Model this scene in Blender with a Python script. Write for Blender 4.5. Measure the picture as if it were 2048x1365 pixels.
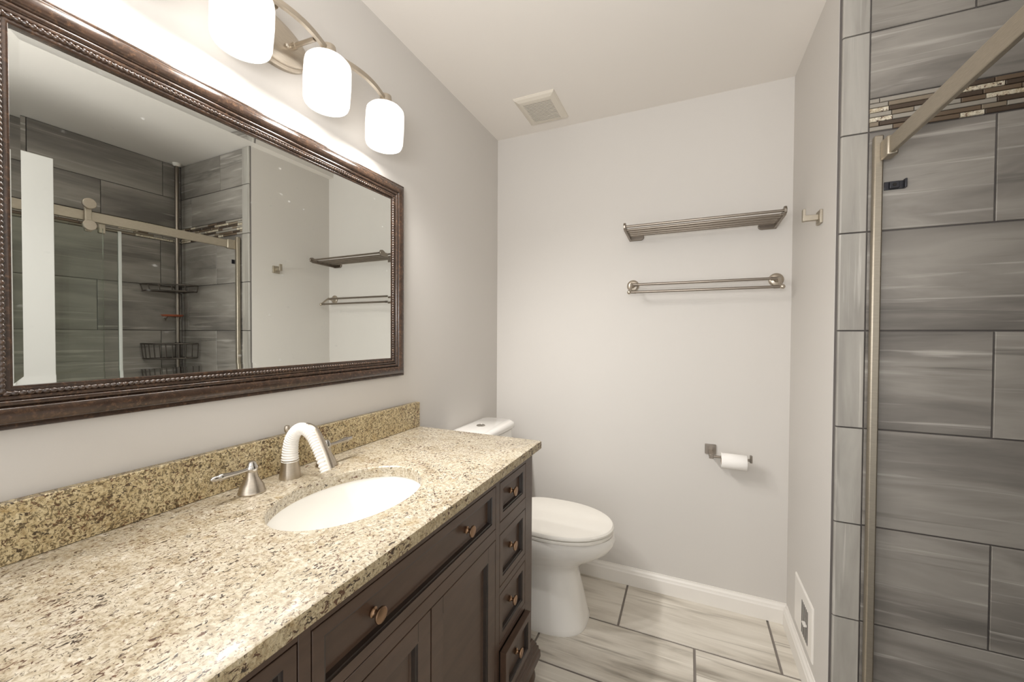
import bpy, bmesh, math, random
from mathutils import Vector, Matrix, Quaternion

# ------------------------------------------------------------------ clear
for o in list(bpy.data.objects):
    bpy.data.objects.remove(o, do_unlink=True)
SC = bpy.context.scene
COL = SC.collection
random.seed(7)

# ------------------------------------------------------------------ camera
CX, CY, CZ = 1.0364, 0.0, 1.294
cam_d = bpy.data.cameras.new('camera')
cam = bpy.data.objects.new('camera', cam_d)
COL.objects.link(cam)
right = Vector((0.913858, 0.406001, 0.005159))
down = Vector((0.011040, -0.012145, -0.999865))
fwd = Vector((-0.405884, 0.913792, -0.015581))
m = Matrix((right, -down, -fwd)).transposed().to_4x4()
m.translation = Vector((CX, CY, CZ))
cam.matrix_world = m
cam_d.sensor_fit = 'HORIZONTAL'
cam_d.sensor_width = 36.0
cam_d.lens = 36.0 * 790.0 / 2048.0
cam_d.clip_start = 0.01
SC.camera = cam

# ------------------------------------------------------------------ world, light, exposure
SC.view_settings.view_transform = 'Standard'
SC.view_settings.look = 'None'
SC.view_settings.gamma = 1.0
SC.view_settings.use_curve_mapping = False
SC.view_settings.exposure = 0.0
SC.cycles.max_bounces = 12
SC.cycles.diffuse_bounces = 6
SC.cycles.glossy_bounces = 6
SC.cycles.transparent_max_bounces = 16
SC.cycles.caustics_reflective = True
SC.cycles.caustics_refractive = False
SC.cycles.sample_clamp_indirect = 4.0
SC.cycles.use_denoising = True
W_STRENGTH = 1.22
world = bpy.data.worlds.new('world')
SC.world = world
world.use_nodes = True
bg = world.node_tree.nodes['Background']
bg.inputs[0].default_value = (1.0, 0.985, 0.965, 1)
bg.inputs[1].default_value = W_STRENGTH
SHADE_EMIT = 0.75      # glow of the frosted lamp shades
SPOT_W = 23.0          # spot added in each shade to light the far wall
BULB_W = 2.8           # bulb inside each shade
# added fill light behind the camera, turned towards the right wall
ad = bpy.data.lights.new('rear_fill', 'AREA')
ad.shape = 'RECTANGLE'
ad.size, ad.size_y = 1.3, 1.9
ad.energy = 11.0
ad.color = (1.0, 0.985, 0.965)
al = bpy.data.objects.new('rear_fill', ad)
COL.objects.link(al)
al.location = (0.35, -0.95, 1.35)
al.rotation_euler = (math.radians(90), 0, math.radians(-20))
# second added fill light, aimed upward to brighten the ceiling
fd = bpy.data.lights.new('ceiling_fill', 'AREA')
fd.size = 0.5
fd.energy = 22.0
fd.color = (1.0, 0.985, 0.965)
fo = bpy.data.objects.new('ceiling_fill', fd)
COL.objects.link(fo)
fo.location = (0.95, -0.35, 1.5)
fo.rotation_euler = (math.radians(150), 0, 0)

# ------------------------------------------------------------------ room numbers (metres)
D = 2.113      # far wall
W = 1.457      # right wall
E = 1.537      # shower end wall
H = 2.441      # ceiling
XB = 2.215     # shower back wall
YR = -0.60     # open side behind the camera

# ------------------------------------------------------------------ materials
def S(r, g, b):
    f = lambda c: (c / 255 / 12.92) if c / 255 <= 0.04045 else ((c / 255 + 0.055) / 1.055) ** 2.4
    return (f(r), f(g), f(b), 1)

def new_mat(name):
    mt = bpy.data.materials.new(name)
    mt.use_nodes = True
    nt = mt.node_tree
    return mt, nt, nt.nodes['Principled BSDF']

def simple(name, col, rough=0.5, metal=0.0, coat=0.0, bump=0.0, bscale=200, spec=0.5, aniso=None):
    mt, nt, b = new_mat(name)
    b.inputs['Base Color'].default_value = col
    b.inputs['Roughness'].default_value = rough
    b.inputs['Metallic'].default_value = metal
    b.inputs['Coat Weight'].default_value = coat
    b.inputs['Specular IOR Level'].default_value = spec
    if bump:
        tc = nt.nodes.new('ShaderNodeTexCoord')
        n = nt.nodes.new('ShaderNodeTexNoise'); n.inputs['Scale'].default_value = bscale
        n.inputs['Detail'].default_value = 4
        bp = nt.nodes.new('ShaderNodeBump'); bp.inputs['Strength'].default_value = bump
        bp.inputs['Distance'].default_value = 0.002
        nt.links.new(tc.outputs['Object'], n.inputs['Vector'])
        nt.links.new(n.outputs['Fac'], bp.inputs['Height'])
        nt.links.new(bp.outputs['Normal'], b.inputs['Normal'])
    return mt

def ramp(nt, stops, interp='LINEAR'):
    r = nt.nodes.new('ShaderNodeValToRGB')
    r.color_ramp.interpolation = interp
    el = r.color_ramp.elements
    while len(el) < len(stops):
        el.new(0.5)
    for e, (p, c) in zip(el, stops):
        e.position = p
        e.color = c if len(c) == 4 else (*c, 1)
    return r

def mixc(nt, fac, a, b, mode='MIX'):
    mx = nt.nodes.new('ShaderNodeMix')
    mx.data_type = 'RGBA'; mx.blend_type = mode
    for sock, v in ((mx.inputs[0], fac), (mx.inputs[6], a), (mx.inputs[7], b)):
        if hasattr(v, 'links') or hasattr(v, 'is_linked'):
            nt.links.new(v, sock)
        else:
            sock.default_value = v
    return mx.outputs[2]

def noise(nt, vec, scale, detail=4, rough=0.55, dist=0.0):
    n = nt.nodes.new('ShaderNodeTexNoise')
    n.inputs['Scale'].default_value = scale
    n.inputs['Detail'].default_value = detail
    n.inputs['Roughness'].default_value = rough
    n.inputs['Distortion'].default_value = dist
    nt.links.new(vec, n.inputs['Vector'])
    return n.outputs['Fac']

def mapping(nt, src, scale=(1, 1, 1), rot=(0, 0, 0)):
    mp = nt.nodes.new('ShaderNodeMapping')
    mp.inputs['Scale'].default_value = scale
    mp.inputs['Rotation'].default_value = rot
    nt.links.new(src, mp.inputs['Vector'])
    return mp.outputs['Vector']

def texco(nt, which='Object'):
    return nt.nodes.new('ShaderNodeTexCoord').outputs[which]

def streak_tile(name, dark, mid, light, pale, rough=0.35, su=1.3, sv=7.0):
    """veined porcelain: streaks run along the tile's own u axis"""
    mt, nt, b = new_mat(name)
    uv = texco(nt, 'UV')
    a = noise(nt, mapping(nt, uv, (su, sv, 1)), 1.6, 5, 0.55, 0.5)
    r1 = ramp(nt, [(0.30, dark), (0.45, mid), (0.58, light), (0.72, mid)])
    nt.links.new(a, r1.inputs[0])
    f = noise(nt, mapping(nt, uv, (su * 0.9, sv * 4.5, 1)), 2.0, 4, 0.6, 0.4)
    r2 = ramp(nt, [(0.58, (0, 0, 0)), (0.72, (1, 1, 1))])
    nt.links.new(f, r2.inputs[0])
    c = mixc(nt, r2.outputs[0], r1.outputs[0], pale)
    g = noise(nt, mapping(nt, uv, (su * 0.7, sv * 2.2, 1)), 1.7, 5, 0.6, 0.7)
    r3 = ramp(nt, [(0.60, (0, 0, 0)), (0.68, (0.75, 0.75, 0.75)), (0.74, (0, 0, 0))])
    nt.links.new(g, r3.inputs[0])
    c = mixc(nt, r3.outputs[0], c, dark)
    nt.links.new(c, b.inputs['Base Color'])
    b.inputs['Roughness'].default_value = rough
    return mt

def granite(name, shift=0.0, vein=0.0, tint=None, fleck=1.0, rough=0.36, vscale=260):
    mt, nt, b = new_mat(name)
    ob = texco(nt)
    base = noise(nt, ob, 16, 5, 0.6, 0.6)
    r = ramp(nt, [(0.30, S(160, 143, 112)), (0.45, S(198, 186, 162)), (0.58, S(208, 200, 182)), (0.72, S(184, 162, 122))])
    nt.links.new(base, r.inputs[0])
    # warm mineral grains
    gr = noise(nt, ob, 150, 3, 0.6, 0.4)
    rg = ramp(nt, [(0.38, S(140, 122, 94)), (0.52, S(208, 200, 180)), (0.66, S(236, 231, 218))])
    nt.links.new(gr, rg.inputs[0])
    c = mixc(nt, 0.45, r.outputs[0], rg.outputs[0])
    wh = noise(nt, ob, 62, 3, 0.6, 0.5)
    rw = ramp(nt, [(0.60, (0, 0, 0)), (0.68, (0.75, 0.75, 0.75))])
    nt.links.new(wh, rw.inputs[0])
    c = mixc(nt, rw.outputs[0], c, S(236, 231, 218))
    # dark elongated flecks, denser in clouds
    v = mapping(nt, ob, (1.0, 0.58, 0.8), (0.3, 0.2, 0.55))
    fl = noise(nt, v, 190 * fleck, 3, 0.6, 0.9)
    cl = noise(nt, ob, 14, 3, 0.5)
    ad_ = nt.nodes.new('ShaderNodeMath'); ad_.operation = 'MULTIPLY_ADD'
    ad_.inputs[1].default_value = 0.28
    nt.links.new(cl, ad_.inputs[0]); nt.links.new(fl, ad_.inputs[2])
    rf = ramp(nt, [(0.742 - shift, (0, 0, 0)), (0.775 - shift, (1, 1, 1))])
    nt.links.new(ad_.outputs[0], rf.inputs[0])
    dk = noise(nt, ob, 40, 2)
    rd = ramp(nt, [(0.4, S(62, 52, 44)), (0.6, S(112, 82, 64))])
    nt.links.new(dk, rd.inputs[0])
    c = mixc(nt, rf.outputs[0], c, rd.outputs[0])
    # small grey-brown veins
    v2 = mapping(nt, ob, (0.5, 1.0, 0.8), (0.2, 0.6, 0.3))
    f2 = noise(nt, v2, vscale, 2, 0.6, 1.4)
    r2 = ramp(nt, [(0.64 - vein, (0, 0, 0)), (0.69 - vein, (0.8, 0.8, 0.8))])
    nt.links.new(f2, r2.inputs[0])
    c = mixc(nt, r2.outputs[0], c, S(84, 72, 50))
    if tint: c = mixc(nt, 1.0, c, tint, 'MULTIPLY')
    nt.links.new(c, b.inputs['Base Color'])
    b.inputs['Roughness'].default_value = rough
    b.inputs['Coat Weight'].default_value = 0.12
    b.inputs['Coat Roughness'].default_value = 0.12
    bp = nt.nodes.new('ShaderNodeBump'); bp.inputs['Strength'].default_value = 0.06
    bp.inputs['Distance'].default_value = 0.001
    nt.links.new(gr, bp.inputs['Height']); nt.links.new(bp.outputs[0], b.inputs['Normal'])
    return mt

def dark_wood(name, c0, c1, rough=0.33, stretch=(3, 0.6, 3), scale=14, worn=None):
    mt, nt, b = new_mat(name)
    ob = texco(nt)
    n1 = noise(nt, mapping(nt, ob, stretch), scale, 5, 0.6, 0.3)
    r = ramp(nt, [(0.3, c0), (0.7, c1)])
    nt.links.new(n1, r.inputs[0])
    c = r.outputs[0]
    if worn:
        n2 = noise(nt, mapping(nt, ob, stretch), scale * 4, 6, 0.7, 0.4)
        r2 = ramp(nt, [(0.52, (0, 0, 0)), (0.70, (1, 1, 1))])
        nt.links.new(n2, r2.inputs[0])
        c = mixc(nt, r2.outputs[0], c, worn)
    nt.links.new(c, b.inputs['Base Color'])
    b.inputs['Roughness'].default_value = rough
    b.inputs['Coat Weight'].default_value = 0.25
    b.inputs['Coat Roughness'].default_value = 0.2
    return mt

def brushed(name, col, rough=0.3):
    mt, nt, b = new_mat(name)
    ob = texco(nt)
    n1 = noise(nt, mapping(nt, ob, (1, 1, 12)), 60, 3)
    r = ramp(nt, [(0.3, tuple(x * 0.86 for x in col[:3])), (0.7, col)])
    nt.links.new(n1, r.inputs[0])
    nt.links.new(r.outputs[0], b.inputs['Base Color'])
    b.inputs['Metallic'].default_value = 1.0
    b.inputs['Roughness'].default_value = rough
    return mt

M = {}
M['paint'] = simple('wall_paint', S(206, 202, 197), 0.6, bump=0.05, bscale=350, spec=0.3)
M['ceil'] = simple('ceiling_paint', S(228, 223, 217), 0.8, spec=0.2)
M['white_trim'] = simple('white_trim_paint', S(232, 228, 222), 0.35)
M['white_door'] = simple('white_door_paint', S(190, 189, 186), 0.4)
M['grout'] = simple('dark_grout', S(96, 91, 88), 0.9)
M['grout_floor'] = simple('floor_grout', S(126, 119, 113), 0.9)
M['tile'] = streak_tile('grey_veined_tile', S(102, 98, 93), S(127, 122, 116), S(149, 144, 137), S(178, 173, 166), su=0.8, sv=4.4)
M['tile_trim'] = streak_tile('trim_tile', S(138, 134, 128), S(156, 152, 145), S(170, 166, 159), S(192, 188, 181), su=0.9, sv=6.0)
M['tile_floor'] = streak_tile('floor_tile', S(136, 128, 116), S(200, 193, 181), S(219, 213, 202), S(232, 227, 217), 0.42, 0.9, 7.0)
M['granite'] = granite('granite_cream', 0.014, 0.016, S(236, 233, 229))
M['granite_edge'] = granite('granite_chiselled', 0.03, 0.045, S(222, 212, 190), 0.8, 0.5)
_nt = M['granite_edge'].node_tree
_bp = _nt.nodes.new('ShaderNodeBump'); _bp.inputs['Strength'].default_value = 0.9; _bp.inputs['Distance'].default_value = 0.006
_nt.links.new(noise(_nt, texco(_nt), 55, 4, 0.6, 0.5), _bp.inputs['Height'])
_nt.links.new(_bp.outputs[0], _nt.nodes['Principled BSDF'].inputs['Normal'])
M['granite_splash'] = granite('granite_splash', 0.03, 0.115, S(242, 232, 204), 1.1, 0.3, 170)
M['wood'] = dark_wood('espresso_wood', S(67, 48, 35), S(81, 60, 46), 0.44)
M['moulding_dark'] = dark_wood('dark_moulding', S(34, 25, 20), S(44, 33, 26), 0.35)  # darker wood tone for the moulding rings round each panel
M['wood_in'] = simple('drawer_inside', S(36, 28, 24), 0.8)
M['frame'] = dark_wood('mirror_frame_bronze', S(48, 36, 29), S(68, 52, 42), 0.22, (1, 1, 1), 30, S(98, 73, 54))
M['nickel'] = brushed('brushed_nickel', S(196, 186, 172), 0.32)
M['nickel_dark'] = brushed('dark_nickel', S(150, 141, 131), 0.3)
M['dark_wire'] = brushed('dark_wire', S(104, 98, 92), 0.4)
M['chrome'] = simple('polished_metal', S(190, 186, 180), 0.12, 1.0)
M['champagne'] = brushed('champagne_metal', S(184, 175, 160), 0.48)
M['bronze'] = simple('copper_bronze', S(158, 128, 102), 0.32, 1.0)
M['porcelain'] = simple('white_porcelain', S(238, 235, 230), 0.12, coat=0.4)
M['sink'] = simple('sink_porcelain', S(240, 238, 233), 0.1, coat=0.4)
M['plastic'] = simple('white_plastic', S(232, 228, 220), 0.35)
M['vent_plastic'] = simple('vent_plastic', S(214, 207, 195), 0.5)
M['black'] = simple('dark_recess', S(40, 37, 34), 0.9)
M['dark_metal'] = simple('dark_clip_metal', S(70, 70, 74), 0.35, 0.8)
M['paper'] = simple('tissue_paper', S(240, 237, 233), 0.9, bump=0.3, bscale=300)
M['card'] = simple('cardboard_core', S(150, 122, 92), 0.9)
M['soap'] = simple('orange_soap_dish', S(160, 86, 58), 0.4)
M['sleeve'] = simple('white_sleeve', S(238, 235, 230), 0.4)
M['seal'] = simple('clear_seal', S(176, 178, 174), 0.25)
M['mosa'] = simple('mosaic_brown_glass', S(104, 88, 72), 0.12, coat=0.5)
M['mosb'] = simple('mosaic_tan_glass', S(128, 116, 100), 0.12, coat=0.5)
M['mosc'] = simple('mosaic_grey_glass', S(150, 144, 134), 0.15, coat=0.5)
M['mosd'] = granite('mosaic_stone', 0.02)
M['mose'] = simple('mosaic_dark_glass', S(74, 62, 52), 0.12, coat=0.5)

def glass_mat(name, tint):
    mt = bpy.data.materials.new(name); mt.use_nodes = True
    nt = mt.node_tree; nt.nodes.clear()
    out = nt.nodes.new('ShaderNodeOutputMaterial')
    tr = nt.nodes.new('ShaderNodeBsdfTransparent'); tr.inputs[0].default_value = tint
    gl = nt.nodes.new('ShaderNodeBsdfGlossy'); gl.inputs['Roughness'].default_value = 0.02
    gl.inputs['Color'].default_value = (0.9, 0.95, 0.9, 1)
    fr = nt.nodes.new('ShaderNodeFresnel'); fr.inputs[0].default_value = 1.3
    mx = nt.nodes.new('ShaderNodeMixShader')
    nt.links.new(fr.outputs[0], mx.inputs[0]); nt.links.new(tr.outputs[0], mx.inputs[1])
    nt.links.new(gl.outputs[0], mx.inputs[2]); nt.links.new(mx.outputs[0], out.inputs[0])
    return mt
M['glass'] = glass_mat('shower_glass', (0.965, 0.98, 0.965, 1))

def mirror_mat():
    mt = bpy.data.materials.new('mirror_silver'); mt.use_nodes = True
    nt = mt.node_tree; nt.nodes.clear()
    out = nt.nodes.new('ShaderNodeOutputMaterial')
    gl = nt.nodes.new('ShaderNodeBsdfGlossy'); gl.inputs['Roughness'].default_value = 0.0
    gl.inputs['Color'].default_value = (0.86, 0.88, 0.85, 1)
    df = nt.nodes.new('ShaderNodeBsdfDiffuse'); df.inputs[0].default_value = (0.75, 0.75, 0.72, 1)
    ob = texco(nt)
    vo = nt.nodes.new('ShaderNodeTexVoronoi'); vo.inputs['Scale'].default_value = 42
    nt.links.new(mapping(nt, ob, (1, 0.8, 1.3)), vo.inputs['Vector'])
    n = noise(nt, ob, 30, 3)
    cl = noise(nt, ob, 5, 2)
    r = ramp(nt, [(0.06, (1, 1, 1)), (0.22, (0, 0, 0))])
    nt.links.new(vo.outputs['Distance'], r.inputs[0])
    r2 = ramp(nt, [(0.44, (0, 0, 0)), (0.62, (1, 1, 1))])
    nt.links.new(cl, r2.inputs[0])
    r3 = ramp(nt, [(0.52, (0, 0, 0)), (0.62, (1, 1, 1))])
    nt.links.new(n, r3.inputs[0])
    def mul(a, b):
        k = nt.nodes.new('ShaderNodeMath'); k.operation = 'MULTIPLY'
        for i, q in enumerate((a, b)):
            if hasattr(q, 'is_linked'): nt.links.new(q, k.inputs[i])
            else: k.inputs[i].default_value = q
        return k.outputs[0]
    f = mul(mul(mul(r.outputs[0], r2.outputs[0]), r3.outputs[0]), 0.34)
    mx = nt.nodes.new('ShaderNodeMixShader')
    nt.links.new(f, mx.inputs[0]); nt.links.new(gl.outputs[0], mx.inputs[1])
    nt.links.new(df.outputs[0], mx.inputs[2]); nt.links.new(mx.outputs[0], out.inputs[0])
    return mt
M['mirror'] = mirror_mat()

def shade_mat():
    mt, nt, b = new_mat('frosted_shade_glass')
    b.inputs['Base Color'].default_value = (0.85, 0.84, 0.82, 1)
    b.inputs['Roughness'].default_value = 0.35
    b.inputs['Emission Color'].default_value = (1.0, 0.965, 0.92, 1)
    b.inputs['Emission Strength'].default_value = SHADE_EMIT
    return mt
M['shade'] = shade_mat()

# ------------------------------------------------------------------ mesh helpers
class MB:
    def __init__(s):
        s.v = []; s.f = []; s.uv = []; s.mi = []; s.cur = 0
    def vert(s, p):
        s.v.append(tuple(p)); return len(s.v) - 1
    def face(s, idx, uv=None):
        s.f.append(list(idx)); s.uv.append(uv); s.mi.append(s.cur)
    def box(s, x0, x1, y0, y1, z0, z1):
        b = len(s.v)
        for z in (z0, z1):
            for x, y in ((x0, y0), (x1, y0), (x1, y1), (x0, y1)):
                s.v.append((x, y, z))
        for q in ((0, 3, 2, 1), (4, 5, 6, 7), (0, 1, 5, 4), (1, 2, 6, 5), (2, 3, 7, 6), (3, 0, 4, 7)):
            s.face([b + i for i in q])
        return s
    def loft(s, rings, cap0=True, cap1=True, closed=True):
        base = len(s.v); n = len(rings[0])
        for r in rings:
            s.v.extend(tuple(p) for p in r)
        for k in range(len(rings) - 1):
            for i in range(n if closed else n - 1):
                j = (i + 1) % n
                s.face([base + k * n + i, base + k * n + j, base + (k + 1) * n + j, base + (k + 1) * n + i])
        if cap0: s.face([base + i for i in range(n)][::-1])
        if cap1: s.face([base + (len(rings) - 1) * n + i for i in range(n)])
        return s
    def tube(s, pts, r, seg=14, caps=True, flat=None):
        """flat=(w,h): rectangular-ish section"""
        pts = [Vector(p) for p in pts]
        rad = r if isinstance(r, (list, tuple)) else [r] * len(pts)
        rings = []
        t0 = (pts[1] - pts[0]).normalized()
        ref = Vector((0, 0, 1)) if abs(t0.z) < 0.9 else Vector((0, 1, 0))
        nrm = (ref - t0 * ref.dot(t0)).normalized()
        for i, p in enumerate(pts):
            if i == 0: t = pts[1] - pts[0]
            elif i == len(pts) - 1: t = pts[-1] - pts[-2]
            else: t = (pts[i + 1] - pts[i]).normalized() + (pts[i] - pts[i - 1]).normalized()
            t.normalize()
            nrm = (nrm - t * nrm.dot(t)).normalized()
            bn = t.cross(nrm)
            if flat:
                a, b = flat[0] / 2, flat[1] / 2
                rings.append([p + bn * x + nrm * y for x, y in ((-a, -b), (a, -b), (a, b), (-a, b))])
            else:
                rings.append([p + (nrm * math.cos(2 * math.pi * k / seg) + bn * math.sin(2 * math.pi * k / seg)) * rad[i] for k in range(seg)])
        return s.loft(rings, caps, caps)
    def lathe(s, prof, org=(0, 0, 0), axis=(0, 0, 1), seg=28, cap0=True, cap1=True):
        q = Vector((0, 0, 1)).rotation_difference(Vector(axis).normalized())
        org = Vector(org)
        rings = []
        for r, h in prof:
            rings.append([org + q @ Vector((r * math.cos(2 * math.pi * k / seg), r * math.sin(2 * math.pi * k / seg), h)) for k in range(seg)])
        return s.loft(rings, cap0, cap1)
    def ball(s, c, r, seg=14, n=8):
        prof = [(max(r * math.sin(math.pi * i / n), 1e-4), -r * math.cos(math.pi * i / n)) for i in range(n + 1)]
        return s.lathe(prof, c, (0, 0, 1), seg)
    def tile(s, O, u, v, n, u0, u1, v0, v1, g=0.0015, th=0.006, ch=0.0014, off=None, swap=False):
        O, u, v, n = Vector(O), Vector(u), Vector(v), Vector(n)
        ou, ov = off if off else (random.random() * 40, random.random() * 40)
        b = len(s.v)
        a0, a1, b0, b1 = u0 + g, u1 - g, v0 + g, v1 - g
        lv = [(a0, b0, 0), (a1, b0, 0), (a1, b1, 0), (a0, b1, 0),
              (a0, b0, th - ch), (a1, b0, th - ch), (a1, b1, th - ch), (a0, b1, th - ch),
              (a0 + ch, b0 + ch, th), (a1 - ch, b0 + ch, th), (a1 - ch, b1 - ch, th), (a0 + ch, b1 - ch, th)]
        for x, y, z in lv:
            s.v.append(tuple(O + u * x + v * y + n * z))
        uvl = [((y + ou, x + ov) if swap else (x + ou, y + ov)) for x, y, z in lv]
        for q in ((0, 1, 5, 4), (1, 2, 6, 5), (2, 3, 7, 6), (3, 0, 4, 7), (4, 5, 9, 8), (5, 6, 10, 9), (6, 7, 11, 10), (7, 4, 8, 11), (8, 9, 10, 11)):
            s.face([b + i for i in q], [uvl[i] for i in q])
        return s
    def build(s, name, mats, parent=None, smooth=30, bevel=0.0, bseg=2, loc=None):
        me = bpy.data.meshes.new(name)
        me.from_pydata(s.v, [], s.f)
        if any(u is not None for u in s.uv):
            ul = me.uv_layers.new(name='UVMap')
            k = 0
            for poly, u in zip(me.polygons, s.uv):
                for i in range(poly.loop_total):
                    ul.data[k].uv = u[i] if u else (0, 0)
                    k += 1
        if not isinstance(mats, (list, tuple)): mats = [mats]
        for mt in mats: me.materials.append(mt)
        for p, mi in zip(me.polygons, s.mi): p.material_index = mi
        bm = bmesh.new(); bm.from_mesh(me)
        bmesh.ops.recalc_face_normals(bm, faces=bm.faces)
        bm.to_mesh(me); bm.free()
        if smooth:
            me.polygons.foreach_set('use_smooth', [True] * len(me.polygons))
            me.set_sharp_from_angle(angle=math.radians(smooth))
        o = bpy.data.objects.new(name, me)
        COL.objects.link(o)
        if parent is not None:
            o.parent = parent
            o.matrix_parent_inverse = Matrix.Translation(-Vector(world_loc(parent)))
        if bevel:
            bv = o.modifiers.new('bevel', 'BEVEL')
            bv.width = bevel; bv.segments = bseg; bv.limit_method = 'ANGLE'; bv.angle_limit = math.radians(40)
            bv.harden_normals = False
        return o

def world_loc(o):
    l = Vector(o.location) if o.type == 'EMPTY' else Vector((0, 0, 0))
    return l

def thing(name, label, cat, loc=(0, 0, 0), group=None):
    o = bpy.data.objects.new(name, None); COL.objects.link(o)
    o.empty_display_size = 0.05
    o.location = loc
    o['label'] = label; o['category'] = cat
    if group: o['group'] = group
    return o

def tag(o, label, cat, group=None):
    o['label'] = label; o['category'] = cat
    if group: o['group'] = group
    return o

def struct(o, label=None):
    o['kind'] = 'structure'
    if label: o['label'] = label
    return o

# ------------------------------------------------------------------ room shell
struct(MB().box(-0.12, 0, YR, D + 0.12, 0, H).build('wall_left', M['paint'], smooth=0))
struct(MB().box(0, W + 0.10, D, D + 0.12, 0, H).build('wall_far', M['paint'], smooth=0))
struct(MB().box(W, W + 0.10, E + 0.010, D, 0, H).build('wall_right', M['paint'], smooth=0))
struct(MB().box(-0.12, XB + 0.12, YR, D + 0.12, H, H + 0.1).build('ceiling', M['ceil'], smooth=0))

# floor with large plank tiles in running bond
fl = MB(); fl.box(-0.12, XB + 0.12, YR, D + 0.12, -0.06, -0.004)
floor = struct(fl.build('floor', M['grout_floor'], smooth=0))
ft = MB()
y1 = D; row = 0
while y1 > YR:
    y0 = 1.785 if row == 0 else y1 - 0.318
    off = 0.767 if row % 2 == 0 else 0.461
    x = off - 0.6155 * 3
    while x < 1.6:
        a, b = max(x, 0.0), min(x + 0.6155, W + 0.09)
        if b - a > 0.02:
            ft.tile((0, 0, -0.0055), (1, 0, 0), (0, 1, 0), (0, 0, 1), a, b, max(y0, YR), y1, g=0.0046, th=0.0055)
        x += 0.6155
    y1 = y0; row += 1
ft.build('plank_tile', M['tile_floor'], floor, smooth=0)

# baseboards
def baseboard(name, p0, p1, n):
    p0, p1, n = Vector(p0), Vector(p1), Vector(n)
    prof = [(0, 0), (0.016, 0), (0.016, 0.062), (0.013, 0.068), (0.012, 0.076), (0.006, 0.084), (0.005, 0.090), (0, 0.090)]
    mb = MB()
    mb.loft([[p + n * a + Vector((0, 0, h)) for a, h in prof] for p in (p0, p1)])
    return struct(mb.build(name, M['white_trim'], smooth=25))
baseboard('baseboard_far', (0, D, 0), (W, D, 0), (0, -1, 0))
baseboard('baseboard_right', (W, E + 0.012, 0), (W, D - 0.016, 0), (-1, 0, 0))

# ------------------------------------------------------------------ tiled shower walls
ROWS = [0.118, 0.417, 0.715, 1.013, 1.312, 1.612, 1.911]
def mosaic(name, O, u, n, length, parent):
    mb = MB(); rnd = random.Random(3 if name else 0)
    z = 1.9125; h = 0.0139
    for r in range(7):
        a = -rnd.random() * 0.08
        while a < length:
            l = rnd.choice((0.05, 0.075, 0.10, 0.145))
            k = rnd.choice((0, 0, 1, 1, 2, 2, 3, 3, 4))
            a0, a1 = max(a, 0.001), min(a + l, length - 0.001)
            if a1 - a0 > 0.008:
                mb.cur = k
                mb.tile(O, u, (0, 0, 1), n, a0, a1, z + r * h, z + (r + 1) * h, g=0.0009, th=0.007, ch=0.0012)
            a += l
    return mb.build('mosaic_band', [M['mosa'], M['mosb'], M['mosc'], M['mosd'], M['mose']], parent, smooth=0)

we = struct(MB().box(W + 0.001, XB + 0.12, E + 0.006, E + 0.12, 0, H).build('wall_shower_end', M['grout'], smooth=0))
tw = MB()
rows = [(ROWS[i], ROWS[i + 1]) for i in range(6)] + [(2.0105, 2.211), (2.211, H - 0.002)]
joints = [1.812, 2.13, 1.812, 2.13, 1.812, 2.13]
je = [2.13, 1.814, 2.13, 1.811, 2.13, 1.806, 2.09, 1.76]
for (z0, z1), j in zip(rows, je):
    for a, b in ((1.5305, j), (j, XB)):
        tw.tile((0, E + 0.006, 0), (1, 0, 0), (0, 0, 1), (0, -1, 0), a, b, z0, z1, g=0.0021)
tw.build('field_tile', M['tile'], we, smooth=0)
mosaic('end', (1.5305, E + 0.006, 0), (1, 0, 0), (0, -1, 0), XB - 1.5305, we)
# rounded trim column at the outer corner
tt = MB()
for z0, z1 in [(0.0, 0.118)] + [(ROWS[i], ROWS[i + 1]) for i in range(6)] + [(1.911, 2.211), (2.211, H - 0.002)]:
    g = 0.0024
    prof = [(W + 0.0065, 0.004), (W + 0.0060, -0.002), (W + 0.0072, -0.006), (W + 0.0105, -0.0082), (1.527, -0.0082), (1.5288, -0.0068), (1.5288, 0.004)]
    ou, ov = random.random() * 40, random.random() * 40
    n = len(prof); b = len(tt.v)
    for z in (z0 + g, z1 - g):
        for x, y in prof: tt.v.append((x, E + 0.006 + y, z))
    for i in range(n - 1):
        q = [b + i, b + i + 1, b + n + i + 1, b + n + i]
        uv = [(tt.v[k][2] + ou, tt.v[k][0] + ov) for k in q]
        tt.face(q, uv)
    for rr in (range(n), range(n, 2 * n)):
        q = [b + i for i in rr]; tt.face(q, [(tt.v[k][2] + ou, tt.v[k][0] + ov) for k in q])
tt.build('trim_tile', M['tile_trim'], we, smooth=25)

wb = struct(MB().box(XB + 0.006, XB + 0.12, YR, E + 0.006, 0, H).build('wall_shower_back', M['grout'], smooth=0))
tb = MB()
jb = [(1.11, 0.50, -0.11), (1.42, 0.81, 0.2), (1.11, 0.50, -0.11), (1.42, 0.81, 0.2), (1.11, 0.50, -0.11), (1.42, 0.81, 0.2), (1.13, 0.52, -0.09), (1.435, 0.842, 0.235)]
for (z0, z1), js in zip(rows, jb):
    ys = [E] + list(js) + [YR]
    for i in range(len(ys) - 1):
        tb.tile((XB + 0.006, 0, 0), (0, 1, 0), (0, 0, 1), (-1, 0, 0), ys[i + 1], ys[i], z0, z1, g=0.0017)
tb.build('field_tile', M['tile'], wb, smooth=0)
mosaic('back', (XB + 0.006, YR, 0), (0, 1, 0), (-1, 0, 0), E - YR, wb)
# low tiled curb under the glass
struct(MB().box(1.50, 1.62, YR, E - 0.004, -0.002, 0.10).build('trim_1', M['tile_trim'], bevel=0.006))

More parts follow.
